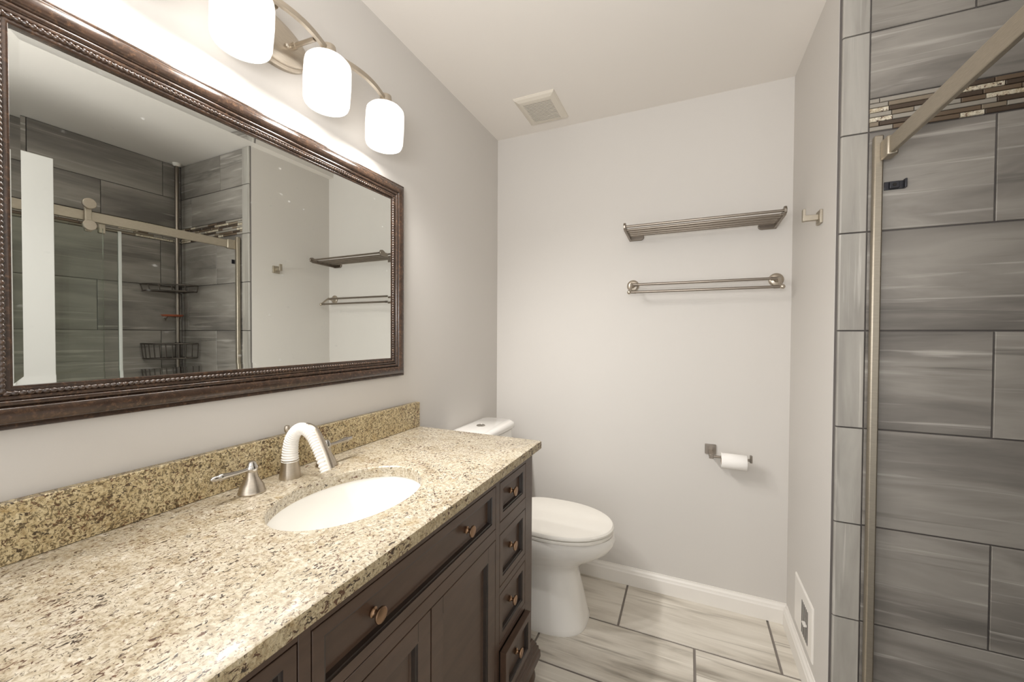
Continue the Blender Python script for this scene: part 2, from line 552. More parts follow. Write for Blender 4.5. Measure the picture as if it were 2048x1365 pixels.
# ------------------------------------------------------------------ bathroom door standing open against the shower
dr = MB(); dr.box(1.450, 1.485, -0.038, 0.722, 0.012, 2.03)
door = struct(dr.build('door_1', M['white_door'], bevel=0.002))
dp = MB()
for z0, z1 in ((0.22, 0.86), (1.0, 1.86)):
    for a0, a1 in ((0.09, 0.31), (0.39, 0.61)):
        for w, t in ((0.0, 0.004), (0.012, 0.0)):
            pass
        dp.box(1.446, 1.4502, a0, a1, z0, z0 + 0.02); dp.box(1.446, 1.4502, a0, a1, z1 - 0.02, z1)
        dp.box(1.446, 1.4502, a0, a0 + 0.02, z0 + 0.02, z1 - 0.02); dp.box(1.446, 1.4502, a1 - 0.02, a1, z0 + 0.02, z1 - 0.02)
dp.build('panel_moulding', M['white_door'], door, bevel=0.001)

# ------------------------------------------------------------------ vanity cabinet
VF = 0.535
van = thing('vanity_cabinet', 'dark espresso wood vanity cabinet with inset drawers under the granite top', 'vanity', (0.27, 0.715, 0))
Y0, Y1 = 0.115, 1.312
ZB, ZT = 0.19, 0.880
cb = MB()
cb.box(0.004, 0.51, Y0 + 0.004, Y0 + 0.022, ZB, ZT); cb.box(0.004, 0.51, Y1 - 0.022, Y1 - 0.004, ZB, ZT)
cb.box(0.004, 0.016, Y0 + 0.022, Y1 - 0.022, ZB, ZT); cb.box(0.016, 0.51, Y0 + 0.022, Y1 - 0.022, ZB, ZB + 0.016)
cb.build('carcass', M['wood'], van, bevel=0.001)
# drawer openings in y, z
DY = [(0.180, 0.385), (1.046, 1.250)]
CYR = (0.406, 1.020)
DZ = [(0.736, 0.856), (0.542, 0.700), (0.371, 0.520), (0.212, 0.352)]
ff = MB()
def fbox(y0, y1, z0, z1): ff.box(0.511, VF, y0, y1, z0, z1)
fbox(Y0, DY[0][0], ZB, ZT); fbox(DY[1][1], Y1, ZB, ZT)
fbox(DY[0][1], CYR[0], ZB, ZT); fbox(CYR[1], DY[1][0], ZB, ZT)
for a, b in DY:
    zs = [ZT] + [q for p in DZ for q in (p[1], p[0])] + [ZB]
    for i in range(0, len(zs), 2):
        fbox(a, b, zs[i + 1], zs[i])
fbox(CYR[0], CYR[1], 0.856, ZT); fbox(CYR[0], CYR[1], 0.700, 0.730); fbox(CYR[0], CYR[1], ZB, 0.212)
ff.build('face_frame', M['wood'], van, bevel=0.0009, bseg=1)

def front(mb, xf, y0, y1, z0, z1, rail, depth=0.013, g=0.0021, thick=0.019, stile=None):
    """inset frame-and-panel front with a stepped moulding round the recess"""
    st = stile or rail
    y0 += g; y1 -= g; z0 += g; z1 -= g
    def ring(iy, iz, x): return [(x, y0 + iy, z0 + iz), (x, y1 - iy, z0 + iz), (x, y1 - iy, z1 - iz), (x, y0 + iy, z1 - iz)]
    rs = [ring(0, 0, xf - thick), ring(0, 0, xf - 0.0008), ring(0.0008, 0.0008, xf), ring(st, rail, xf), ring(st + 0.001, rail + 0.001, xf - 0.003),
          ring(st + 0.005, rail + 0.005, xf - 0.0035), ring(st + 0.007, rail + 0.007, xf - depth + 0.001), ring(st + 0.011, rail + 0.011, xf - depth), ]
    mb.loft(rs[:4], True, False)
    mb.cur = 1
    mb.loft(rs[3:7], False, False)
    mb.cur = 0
    mb.loft(rs[6:], False, True)

def knob(parent, x, y, z):
    kb = MB()
    kb.lathe([(0.0085, -0.0005), (0.0085, 0.0015), (0.0095, 0.003), (0.0095, 0.0045), (0.0062, 0.0065), (0.0050, 0.010), (0.0056, 0.014), (0.0105, 0.0165),
              (0.0140, 0.0185), (0.0148, 0.0205), (0.0140, 0.0225), (0.0120, 0.0232), (0.0115, 0.0228), (0.004, 0.0238), (0.0003, 0.0238)], (x, y, z), (1, 0, 0), 24)
    k = kb.build('knob', M['bronze'], parent, smooth=45)
    k['label'] = 'round copper bronze knob'
    return k

# narrow drawer stacks; the lowest right-hand one is pulled out a little
for ci, (a, b) in enumerate(DY):
    for k, (z0, z1) in enumerate(DZ):
        xf = VF + (0.022 if (ci == 1 and k == 3) else 0.0)
        mb = MB(); front(mb, xf, a, b, z0, z1, 0.021)
        dw = mb.build('drawer', [M['wood'], M['moulding_dark']], van, smooth=0)
        bx = MB(); bx.box(0.06, xf - 0.0195, a + 0.012, b - 0.012, z0 + 0.012, z1 - 0.022)
        bx.build('drawer_box', M['wood_in'], dw, bevel=0.001)
        knob(dw, xf - 0.013, (a + b) / 2, (z0 + z1) / 2)
mb = MB(); front(mb, VF, CYR[0], CYR[1], 0.730, 0.856, 0.021)
wd = mb.build('drawer', [M['wood'], M['moulding_dark']], van, smooth=0)
wd['label'] = 'wide top drawer with two knobs'
for y in (0.543, 0.872): knob(wd, VF - 0.013, y, 0.793)
mid = (CYR[0] + CYR[1]) / 2 - 0.008
for a, b in ((CYR[0], mid), (mid, CYR[1])):
    mb = MB(); front(mb, VF, a, b, 0.212, 0.700, 0.042, 0.013, stile=0.044)
    d_ = mb.build('cabinet_door', [M['wood'], M['moulding_dark']], van, smooth=0)
    # rail and stile joints are visible as fine grooves
    for yy in (a + 0.0455, b - 0.0455):
        for q0, q1 in ((0.659, 0.698), (0.214, 0.253)):
            MB().box(VF - 0.0004, VF + 0.00012, yy - 0.0005, yy + 0.0005, q0, q1).build('rail_joint', M['black'], d_, smooth=0)
# base moulding
bmld = MB()
prof = [(0, 0.200), (0.004, 0.200), (0.006, 0.194), (0.010, 0.192), (0.011, 0.184), (0.015, 0.182), (0.016, 0.172), (0.021, 0.169), (0.022, 0.156), (0.026, 0.152), (0.027, 0.128), (0.024, 0.122), (0, 0.122)]
ring_paths = []
for w_, z in prof:
    ring_paths.append([(0.004, Y0 - w_, z), (VF + w_, Y0 - w_, z), (VF + w_, Y1 + w_, z), (0.004, Y1 + w_, z)])
bmld.loft(ring_paths, True, True, closed=True)
bmld.build('base_moulding', M['wood'], van, smooth=0)
for y in (Y0 + 0.03, Y1 - 0.02):
    for x in (0.06, VF - 0.02):
        ftm = MB().lathe([(0.020, 0.0), (0.026, 0.004), (0.022, 0.02), (0.024, 0.03), (0.038, 0.06), (0.042, 0.08), (0.038, 0.10), (0.028, 0.112), (0.034, 0.118), (0.034, 0.124)], (x, y, 0), seg=26)
        ftm.build('foot', M['wood'], van, smooth=40)

# ------------------------------------------------------------------ granite top with sink cut-out, splash
SX, SY, AX, AY = 0.299, 0.714, 0.142, 0.197
X0, X1, CY0, CY1 = 0.0, 0.557, 0.083, 1.347
ct = MB()
N = 120
angs = [2 * math.pi * i / N for i in range(N)]
for cxn, cyn in ((X0, CY0), (X1, CY0), (X1, CY1), (X0, CY1)):
    a = math.atan2(cyn - SY, cxn - SX) % (2 * math.pi)
    k = min(range(N), key=lambda i: abs(((angs[i] - a + math.pi) % (2 * math.pi)) - math.pi))
    angs[k] = a
angs.sort()
def rect_pt(a, inset=0.0):
    dx, dy = math.cos(a), math.sin(a); t = 1e9
    if dx > 1e-9: t = min(t, (X1 - SX) / dx)
    if dx < -1e-9: t = min(t, (X0 - SX) / dx)
    if dy > 1e-9: t = min(t, (CY1 - SY) / dy)
    if dy < -1e-9: t = min(t, (CY0 - SY) / dy)
    x, y = SX + dx * t, SY + dy * t
    if inset:
        x = min(max(x, X0 + inset), X1 - inset); y = min(max(y, CY0 + inset), CY1 - inset)
    return x, y
def ell(a, k=1.0):
    dx, dy = math.cos(a), math.sin(a)
    r = 1 / math.sqrt((dx / (AX * k)) ** 2 + (dy / (AY * k)) ** 2)
    return SX + dx * r, SY + dy * r
def R_(f, z): return [(*f(a), z) for a in angs]
ZC = 0.911
rings = [R_(lambda a: ell(a), 0.881), R_(lambda a: ell(a), ZC - 0.003), R_(lambda a: ell(a, 1.02), ZC), R_(lambda a: rect_pt(a, 0.004), ZC),
         R_(lambda a: rect_pt(a, 0.001), ZC - 0.002)]
ct.loft(rings, False, False)
ct.cur = 1
ct.loft([R_(lambda a: rect_pt(a, 0.001), ZC - 0.002), R_(lambda a: rect_pt(a), ZC - 0.006), R_(lambda a: rect_pt(a), 0.884), R_(lambda a: rect_pt(a, 0.003), 0.881)], False, False)
ct.cur = 0
ct.loft([R_(lambda a: rect_pt(a, 0.003), 0.881), R_(lambda a: ell(a), 0.881)], False, False)
ctop = tag(ct.build('countertop', [M['granite'], M['granite_edge']], smooth=35), 'cream speckled granite countertop with oval sink cut-out on the dark vanity', 'countertop')
# splash
bs = MB().box(0.0, 0.021, CY0, 1.345, 0.9112, 1.013)
tag(bs.build('backsplash', M['granite_splash'], bevel=0.002), 'low granite backsplash strip standing along the wall behind the faucet', 'backsplash')

# sink basin
sk = thing('sink_basin', 'white oval undermount sink basin set into the granite top', 'sink', (SX, SY, 0.74))
sb = MB()
prof = [(1.06, 0.8805), (1.06, 0.872), (1.0, 0.8805)]
def er(k, z, kk=None): return [(SX + AX * k * math.cos(t), SY + AY * k * math.sin(t), z) for t in [2 * math.pi * i / 72 for i in range(72)]]
sb.loft([er(1.10, 0.868), er(1.10, 0.8805), er(1.015, 0.8805), er(1.005, 0.874), er(0.985, 0.850), er(0.94, 0.815), er(0.85, 0.780), er(0.70, 0.757), er(0.48, 0.745), er(0.22, 0.740), er(0.12, 0.738)], False, True)
sb.loft([er(1.10, 0.868), er(1.03, 0.840), er(0.98, 0.805), er(0.88, 0.768), er(0.70, 0.745), er(0.40, 0.733), er(0.12, 0.730)], False, True)
sb.build('bowl', M['sink'], sk, smooth=50)
MB().lathe([(0.021, 0), (0.021, 0.003), (0.017, 0.004), (0.013, 0.002), (0.001, 0.004)], (SX, SY, 0.7385)).build('drain', M['nickel'], sk, smooth=40)

# ------------------------------------------------------------------ faucet (widespread, spout still in its white sleeve)
fc = thing('faucet', 'brushed nickel widespread faucet with white ribbed sleeve on its arched spout', 'faucet', (0.072, 0.718, ZC))
MB().lathe([(0.0265, 0.0), (0.0265, 0.003), (0.0245, 0.015), (0.0215, 0.035), (0.0205, 0.047), (0.017, 0.048)], (0.072, 0.718, ZC + 0.0002)).build('spout_base', M['nickel'], fc, smooth=40)
def spout_path(n):
    P = [Vector((0.072, 0.718, 0.955)), Vector((0.073, 0.718, 0.985)), Vector((0.080, 0.718, 1.015)), Vector((0.098, 0.718, 1.038)), Vector((0.122, 0.718, 1.046)),
         Vector((0.148, 0.718, 1.036)), Vector((0.168, 0.718, 1.012)), Vector((0.186, 0.718, 0.982)), Vector((0.204, 0.718, 0.946))]
    out = []
    for i in range(n + 1):
        t = i / n * (len(P) - 1); k = min(int(t), len(P) - 2); f = t - k
        p0, p1, p2, p3 = P[max(k - 1, 0)], P[k], P[k + 1], P[min(k + 2, len(P) - 1)]
        out.append(0.5 * ((2 * p1) + (p2 - p0) * f + (2 * p0 - 5 * p1 + 4 * p2 - p3) * f * f + (3 * p1 - p0 - 3 * p2 + p3) * f ** 3))
    return out
pp = spout_path(300)
rad = []
for i in range(len(pp)):
    t = i / (len(pp) - 1)
    r = 0.0205 + (0.0150 - 0.0205) * min(t / 0.35, 1) if t < 0.35 else 0.0150 + (0.0118 - 0.0150) * (t - 0.35) / 0.65
    rad.append(r + 0.0013 * math.sin(i * 2 * math.pi / 8.0))
MB().tube(pp, rad, 20).build('sleeve', M['sleeve'], fc, smooth=60)['label'] = 'white ribbed plastic sleeve'
q = [p + Vector((0.006, 0.009, 0.0005)) for p in spout_path(60)[26:60]]
MB().tube(q, [0.0135] * 12 + [0.0125] * (len(q) - 12), 18).build('spout', M['nickel'], fc, smooth=60)
def handle(y, sgn):
    hb = MB().lathe([(0.029, 0), (0.0295, 0.003), (0.028, 0.005), (0.0272, 0.010), (0.0245, 0.018), (0.0195, 0.027), (0.0150, 0.035), (0.0125, 0.043), (0.0118, 0.052)], (0.081, y, ZC + 0.0002))
    h = hb.build('handle', M['nickel'], fc, smooth=40)
    MB().lathe([(0.0125, 0.052), (0.0135, 0.054), (0.0135, 0.061), (0.0115, 0.066), (0.010, 0.068), (0.010, 0.070), (0.007, 0.0745), (0.0005, 0.076)], (0.081, y, ZC)).build('cap', M['chrome'], h, smooth=40)
    pts = []; rr = []
    for d, r, dz in ((0.008, 0.0052, 0), (0.020, 0.0048, 0), (0.034, 0.0050, 0.000), (0.052, 0.0062, 0.001), (0.068, 0.0080, 0.002), (0.074, 0.0082, 0.002), (0.077, 0.0060, 0.002), (0.084, 0.0062, 0.0025), (0.090, 0.0050, 0.003), (0.093, 0.0015, 0.003)):
        pts.append((0.081 + 0.004 * d / 0.09, y + sgn * d, ZC + 0.058 + dz)); rr.append(r)
    MB().tube(pts, rr, 16).build('lever', M['chrome'], h, smooth=60)
handle(0.611, -1); handle(0.826, 1)
lr = MB().tube([(0.050, 0.726, ZC), (0.050, 0.726, 1.028)], 0.0028, 10)
lr.lathe([(0.003, 0), (0.0065, 0.004), (0.0075, 0.012), (0.006, 0.019), (0.0008, 0.021)], (0.050, 0.726, 1.026), seg=14)
lr.build('lift_rod', M['nickel'], fc, smooth=50)

# ------------------------------------------------------------------ framed mirror
XM = 0.012; TILT = 0.0095
GI = (0.2605, 1.172, 1.204, 1.800)       # visible glass y0,y1,z0,z1
mr = thing('wall_mirror', 'large wall mirror in dark bronze beaded frame above the vanity', 'mirror', (0.0, 0.714, 1.5))
def frame_ring(w, x):  # w measured outward from the glass edge
    y0, y1, z0, z1 = GI
    wv = w * 0.925
    return [(x, y0 - w, z0 - wv), (x, y1 + w, z0 - wv), (x, y1 + w, z1 + wv), (x, y0 - w, z1 + wv)]
FP = [(0.077, 0.0), (0.077, 0.014), (0.0755, 0.0165), (0.072, 0.0170), (0.069, 0.0150), (0.0675, 0.0180), (0.065, 0.0240), (0.060, 0.0290), (0.053, 0.0315), (0.046, 0.0310),
      (0.040, 0.0280), (0.036, 0.0235), (0.0345, 0.0205), (0.0335, 0.0235), (0.031, 0.0255), (0.0275, 0.0250), (0.025, 0.0225), (0.0235, 0.0190), (0.0225, 0.0215), (0.020, 0.0228), (0.0165, 0.0215), (0.0155, 0.0185),
      (0.0155, 0.0170), (0.0065, 0.0170), (0.004, 0.0185), (0.001, 0.0180), (-0.001, 0.0165), (-0.001, 0.0075)]
fm = MB().loft([frame_ring(w, x) for w, x in FP], False, False)
fr = fm.build('frame', M['frame'], mr, smooth=50)
bd = MB()
def bead_run(p0, p1, nrm_out, wofs):
    p0, p1 = Vector(p0), Vector(p1)
    L = (p1 - p0).length; n = int(L / 0.0088); dirv = (p1 - p0).normalized(); side = Vector((1, 0, 0)).cross(dirv)
    seg = 8; rings = []
    for i in range(n * 6 + 1):
        t = i / (n * 6); r = 0.0034 + 0.0016 * abs(math.sin(t * n * math.pi))
        c = p0 + dirv * (L * t)
        rings.append([c + Vector((1, 0, 0)) * (r * 1.25 * math.cos(2 * math.pi * k / seg)) + side * (r * math.sin(2 * math.pi * k / seg)) for k in range(seg)])
    bd.loft(rings)
y0, y1, z0, z1 = GI; o_ = 0.011; xb_ = 0.0175
bead_run((xb_, y0 - o_, z0 - o_), (xb_, y1 + o_, z0 - o_), None, 0)
bead_run((xb_, y0 - o_, z1 + o_), (xb_, y1 + o_, z1 + o_), None, 0)
bead_run((xb_, y0 - o_, z0 - o_), (xb_, y0 - o_, z1 + o_), None, 0)
bead_run((xb_, y1 + o_, z0 - o_), (xb_, y1 + o_, z1 + o_), None, 0)
bd.build('beading', M['frame'], fr, smooth=60)
gm = MB()
def gp(y, z, dx): return (XM + TILT * (y - 0.71) + dx, y, z)
bw, bh = 0.0155, 0.00057
y0, y1, z0, z1 = y0 - 0.0005, y1 + 0.0005, z0 - 0.0005, z1 + 0.0005
outer = [gp(y0, z0, bh), gp(y1, z0, bh), gp(y1, z1, bh), gp(y0, z1, bh)]
inner = [gp(y0 + bw, z0 + bw, 0), gp(y1 - bw, z0 + bw, 0), gp(y1 - bw, z1 - bw, 0), gp(y0 + bw, z1 - bw, 0)]
back = [(0.006, y0, z0), (0.006, y1, z0), (0.006, y1, z1), (0.006, y0, z1)]
gm.loft([back, outer, inner], True, True)
gm.build('mirror_glass', M['mirror'], mr, smooth=0)['label'] = 'bevelled mirror glass with dried water spots'

# ------------------------------------------------------------------ vanity light
vl = thing('vanity_light', 'brushed nickel wall light with white frosted shades above the mirror', 'wall lamp', (0.0, 0.71, 2.09))
bp = MB()
def ov(a, b, x): return [(x, 0.71 + a * math.cos(2 * math.pi * i / 56), 2.088 + b * math.sin(2 * math.pi * i / 56)) for i in range(56)]
bp.loft([ov(0.118, 0.066, 0.0), ov(0.118, 0.066, 0.012), ov(0.115, 0.063, 0.015), ov(0.110, 0.058, 0.0155), ov(0.108, 0.056, 0.020), ov(0.100, 0.050, 0.024), ov(0.07, 0.035, 0.028), ov(0.03, 0.015, 0.0295)])
bp.build('backplate', M['nickel'], vl, smooth=35)
LY = [0.357, 0.588, 0.820, 1.051]; LX = 0.101; ZBAR = 2.095
for y in (0.655, 0.765):
    MB().tube([(0.022, y, 2.094), (0.04, y, 2.094), (0.0405, y, 2.094), (0.112, y, 2.090)], [0.009, 0.009, 0.0062, 0.0062], 14).build('post', M['nickel'], vl, smooth=40)
for y in (0.675, 0.745):
    MB().lathe([(0.005, 0), (0.005, 0.004), (0.006, 0.006), (0.004, 0.010), (0.0005, 0.011)], (0.026, y, 2.082), (1, 0, 0), 14).build('finial', M['nickel'], vl, smooth=50)
path = []
for i in range(3):
    for k in range(17 if i == 2 else 16):
        t = k / 16
        path.append((LX + 0.026 * math.sin(math.pi * t) - 0.0, LY[i] + (LY[i + 1] - LY[i]) * t, ZBAR))
MB().tube(path, 0.006, flat=(0.010, 0.014)).build('bar', M['nickel'], vl, smooth=30)
for y in LY:
    sc = MB().lathe([(0.0235, -0.028), (0.0225, -0.010), (0.019, 0.010), (0.0175, 0.018), (0.010, 0.0205), (0.0005, 0.021)], (LX, y, ZBAR), seg=24)
    so = sc.build('lamp_socket', M['nickel'], vl, smooth=40)
    sh = MB()
    ro, ri = 0.0615, 0.0575
    zt, zb = 2.073, 1.943
    outp = [(0.018, zt), (0.040, zt - 0.0005), (0.053, zt - 0.004), (0.060, zt - 0.012), (ro, zt - 0.022), (ro + 0.001, (zt + zb) / 2), (ro - 0.001, zb + 0.012), (ro - 0.0035, zb + 0.003), (ro - 0.006, zb)]
    inp = [(ri - 0.004, zb + 0.001), (ri, zb + 0.012), (ri, zt - 0.022), (0.050, zt - 0.009), (0.018, zt - 0.005)]
    sh.lathe([(r, z) for r, z in outp + inp], (LX, y, 0), seg=40, cap0=False, cap1=False)
    sh.build('lamp_shade', M['shade'], vl, smooth=45)['label'] = 'white frosted glass shade, lit'
    bb = MB().lathe([(0.012, 2.070), (0.013, 2.056), (0.022, 2.036), (0.026, 2.016), (0.023, 1.998), (0.012, 1.988), (0.0005, 1.985)], (LX, y, 0), seg=20)
    bo = bb.build('bulb', M['shade'], vl, smooth=60)
    ld = bpy.data.lights.new('bulb_light', 'POINT'); ld.energy = BULB_W; ld.shadow_soft_size = 0.028; ld.color = (1.0, 0.965, 0.92)
    lo = bpy.data.objects.new('bulb_light', ld); COL.objects.link(lo); lo.location = (LX, y, 1.969)
    lo.parent = vl; lo.matrix_parent_inverse = Matrix.Translation(-Vector(vl.location))
    pd = bpy.data.lights.new('added_spot', 'SPOT'); pd.energy = SPOT_W; pd.shadow_soft_size = 0.03; pd.color = (1.0, 0.98, 0.95)  # added spot, sends extra light outward without flooding the lamp wall
    pd.spot_size = math.radians(136); pd.spot_blend = 1.0
    po = bpy.data.objects.new('added_spot', pd); COL.objects.link(po); po.location = (LX + 0.004, y, 1.968)
    po.rotation_euler = Vector((1.0, 0.85, -0.98)).to_track_quat('-Z', 'Y').to_euler()
    po.parent = vl; po.matrix_parent_inverse = Matrix.Translation(-Vector(vl.location))

vl.rotation_euler = (math.radians(-3.0), 0, 0)   # the fixture hangs a little out of level

# ------------------------------------------------------------------ towel shelf on far wall
ts = thing('towel_shelf', 'nickel towel rack shelf of parallel bars, upper fitting on the far wall', 'towel rack', (1.08, D, 1.80))
ZS = 1.795; xl, xr = 0.762, 1.392
yf = D - 0.205
ys = [yf + 0.012, yf + 0.052, yf + 0.092, yf + 0.132, yf + 0.168]
for y in ys:
    MB().tube([(xl, y, ZS + (0.010 if y == ys[0] else 0.004)), (xr, y, ZS + (0.010 if y == ys[0] else 0.004))], 0.0058, 12).build('bar', M['nickel_dark'], ts, smooth=50)
for x, s in ((xl, 1), (xr, -1)):
    mb = MB()
    prof = [(D - 0.004, ZS - 0.016), (D - 0.004, ZS + 0.010), (yf + 0.036, ZS + 0.014), (yf + 0.026, ZS + 0.022), (yf + 0.012, ZS + 0.027), (yf - 0.002, ZS + 0.024), (yf - 0.009, ZS + 0.012), (yf - 0.006, ZS - 0.002), (yf + 0.014, ZS - 0.010)]
    mb.loft([[(xx, y, z) for y, z in prof] for xx in (x - 0.005, x + 0.005)])
    mb.build('end_bracket', M['nickel_dark'], ts, smooth=35, bevel=0.002)
    mb = MB()
    n = 20; pr = []
    for i in range(n + 1):
        a = -math.pi / 2 + math.pi * i / n
        pr.append((x + s * (0.052 + 0.016 * math.cos(a)), ZS - 0.002 + 0.016 * math.sin(a)))
    pr += [(x - s * 0.004, ZS + 0.014), (x - s * 0.004, ZS - 0.018)]
    mb.loft([[(px, yy, pz) for px, pz in pr] for yy in (D - 0.012, D - 0.0002)])
    mb.build('wall_plate', M['nickel_dark'], ts, bevel=0.002)

# ------------------------------------------------------------------ double towel bar
tb_ = thing('towel_bar', 'double nickel towel bar with round rosettes below the towel shelf', 'towel bar', (1.09, D, 1.548))
bx0, bx1 = 0.778, 1.398
for x in (bx0, bx1):
    mb = MB().lathe([(0.030, 0.0), (0.030, 0.004), (0.027, 0.008), (0.020, 0.010), (0.012, 0.012), (0.010, 0.03), (0.0085, 0.045)], (x, D, 1.548), (0, -1, 0), 28)
    ro_ = mb.build('rosette', M['nickel'], tb_, smooth=40)
    mb = MB().tube([(x, D - 0.04, 1.548), (x, D - 0.058, 1.547), (x, D - 0.078, 1.536), (x, D - 0.098, 1.519), (x, D - 0.112, 1.508)], [0.0075, 0.008, 0.006, 0.006, 0.007], 12)
    mb.ball((x, D - 0.054, 1.5485), 0.0095)
    sg = 1 if x == bx1 else -1
    mb.ball((x + sg * 0.004, D - 0.116, 1.505), 0.0105)
    mb.build('arm', M['nickel'], tb_, smooth=60)
for y, z in ((D - 0.056, 1.548), (D - 0.114, 1.505)):
    s0 = [(bx0, y, z), (bx0 + 0.028, y, z), (bx0 + 0.0285, y, z), (bx1 - 0.0285, y, z), (bx1 - 0.028, y, z), (bx1, y, z)]
    MB().tube(s0, [0.0062, 0.0078, 0.0062, 0.0062, 0.0078, 0.0062], 14).build('bar', M['nickel_dark'], tb_, smooth=50)

# ------------------------------------------------------------------ robe hook on right wall
hk = thing('robe_hook', 'square nickel robe hook on the right wall beside the towel shelf', 'hook', (W, 1.70, 1.708))
MB().box(W - 0.009, W - 0.0001, 1.677, 1.723, 1.686, 1.732).build('wall_plate', M['champagne'], hk, bevel=0.0015)
hb = MB(); hb.box(W - 0.048, W - 0.009, 1.691, 1.709, 1.700, 1.719); hb.box(W - 0.054, W - 0.046, 1.691, 1.709, 1.699, 1.742)
hb.build('peg', M['champagne'], hk, bevel=0.0012)

# ------------------------------------------------------------------ toilet paper holder and roll
tp = thing('toilet_paper_holder', 'square nickel toilet paper holder on the far wall', 'toilet paper holder', (1.142, D, 0.752))
MB().box(1.119, 1.166, D - 0.010, D - 0.0001, 0.729, 0.775).build('wall_plate', M['nickel_dark'], tp, bevel=0.0015)
ZR = 0.7385
mb = MB(); mb.box(1.134, 1.152, D - 0.085, D - 0.010, 0.728, 0.748)
mb.build('arm', M['nickel_dark'], tp, bevel=0.0015)
mb = MB(); mb.tube([(1.146, D - 0.078, ZR), (1.300, D - 0.078, ZR)], 0.0055, 12)
mb.build('bar', M['nickel_dark'], tp, smooth=50)
MB().box(1.297, 1.306, D - 0.086, D - 0.070, 0.728, 0.760).build('end_stop', M['nickel_dark'], tp, bevel=0.001)
rl = thing('toilet_paper_roll', 'nearly used white toilet paper roll on the square holder', 'toilet paper', (1.234, D - 0.078, ZR - 0.013))
cc = (D - 0.078, ZR - 0.0134)
def cring(r, x, n=30): return [(x, cc[0] + r * math.cos(2 * math.pi * i / n), cc[1] + r * math.sin(2 * math.pi * i / n)) for i in range(n)]
MB().loft([cring(0.0215, 1.183), cring(0.0325, 1.183), cring(0.0335, 1.184), cring(0.0335, 1.284), cring(0.0325, 1.285), cring(0.0215, 1.285), cring(0.0215, 1.183)], False, False).build('paper', M['paper'], rl, smooth=50)
MB().loft([cring(0.0195, 1.1835), cring(0.0214, 1.1835), cring(0.0214, 1.2845), cring(0.0195, 1.2845), cring(0.0195, 1.1835)], False, False).build('core', M['card'], rl, smooth=50)

# ------------------------------------------------------------------ ceiling vent
vx0, vx1, vy0, vy1 = 0.247, 0.454, 1.772, 2.022
ev = thing('exhaust_vent', 'square slatted exhaust vent cover on the ceiling', 'vent', (0.35, 1.895, H))
ix0, ix1, iy0, iy1 = 0.283, 0.425, 1.812, 1.988
def rr_(i, z, x0=vx0, x1=vx1, y0=vy0, y1=vy1): return [(x0 + i, y0 + i, z), (x1 - i, y0 + i, z), (x1 - i, y1 - i, z), (x0 + i, y1 - i, z)]
MB().loft([rr_(0, H), rr_(0, H - 0.004), rr_(0.006, H - 0.010), rr_(0.022, H - 0.017), rr_(0, H - 0.018, ix0, ix1, iy0, iy1), rr_(0, H - 0.004, ix0, ix1, iy0, iy1)], False, False).build('cover_frame', M['vent_plastic'], ev, smooth=0)
MB().box(ix0, ix1, iy0, iy1, H - 0.0105, H - 0.004).build('dark_opening', M['black'], ev, smooth=0)
ns = 15
for i in range(ns):
    y = iy0 + (iy1 - iy0) * (i + 0.5) / ns
    MB().box(ix0, ix1, y - 0.0029, y + 0.0029, H - 0.018, H - 0.0155).build('slat', M['vent_plastic'], ev, smooth=0)

# ------------------------------------------------------------------ floor-level register on right wall
wr = thing('wall_register', 'white heating register grille low on the right wall above baseboard', 'register', (W, 1.823, 0.23))
MB().loft([[(W - 0.0001 - d, y, z) for y, z in ((1.700 + i, 0.128 + i), (1.946 - i, 0.128 + i), (1.946 - i, 0.327 - i), (1.700 + i, 0.327 - i))] for d, i in ((0, 0), (0.003, 0), (0.006, 0.005))]).build('face_plate', M['white_trim'], wr, smooth=0)
for i in range(6):
    y = 1.755 + i * 0.0152
    n = 8; pr = [(y - 0.0045, 0.155), (y + 0.0045, 0.155)] + [(y + 0.0045 * math.cos(math.pi * k / n), 0.276 + 0.0045 * math.sin(math.pi * k / n)) for k in range(n + 1)]
    MB().loft([[(x, a, b) for a, b in pr] for x in (W - 0.0061, W - 0.0064)]).build('slot', M['black'], wr, smooth=0)
MB().box(W - 0.016, W - 0.006, 1.762, 1.79, 0.217, 0.223).build('lever', M['white_trim'], wr, bevel=0.001)

# ------------------------------------------------------------------ toilet
to = thing('toilet', 'white toilet with closed lid between vanity and far wall', 'toilet', (0.40, 1.75, 0))
TY = 1.75
def sup(x0, x1, b, z, e=2.05, k=0.46, n=64):
    """egg outline: widest at fraction k from the back"""
    xm = x0 + (x1 - x0) * k; out = []
    for i in range(n):
        t = 2 * math.pi * i / n; c, s = math.cos(t), math.sin(t)
        ax = (x1 - xm) if c >= 0 else (xm - x0)
        ee = e if c >= 0 else 3.2
        out.append((xm + ax * math.copysign(abs(c) ** (2 / ee), c), TY + b * math.copysign(abs(s) ** (2 / ee), s), z))
    return out
bw_ = MB()
bw_.loft([sup(0.12, 0.640, 0.150, 0.0, 2.9, 0.55), sup(0.12, 0.641, 0.151, 0.006, 2.9, 0.55), sup(0.12, 0.634, 0.147, 0.02, 2.9, 0.55), sup(0.12, 0.614, 0.134, 0.12, 2.7, 0.53), sup(0.12, 0.596, 0.124, 0.20, 2.5, 0.5), sup(0.12, 0.591, 0.122, 0.235, 2.4, 0.48),
          sup(0.11, 0.606, 0.131, 0.262), sup(0.09, 0.648, 0.150, 0.292), sup(0.07, 0.700, 0.170, 0.322), sup(0.06, 0.736, 0.184, 0.350), sup(0.05, 0.753, 0.191, 0.380), sup(0.05, 0.756, 0.192, 0.402), sup(0.055, 0.752, 0.189, 0.416), sup(0.07, 0.735, 0.175, 0.418)])
bw_.build('bowl', M['porcelain'], to, smooth=60)
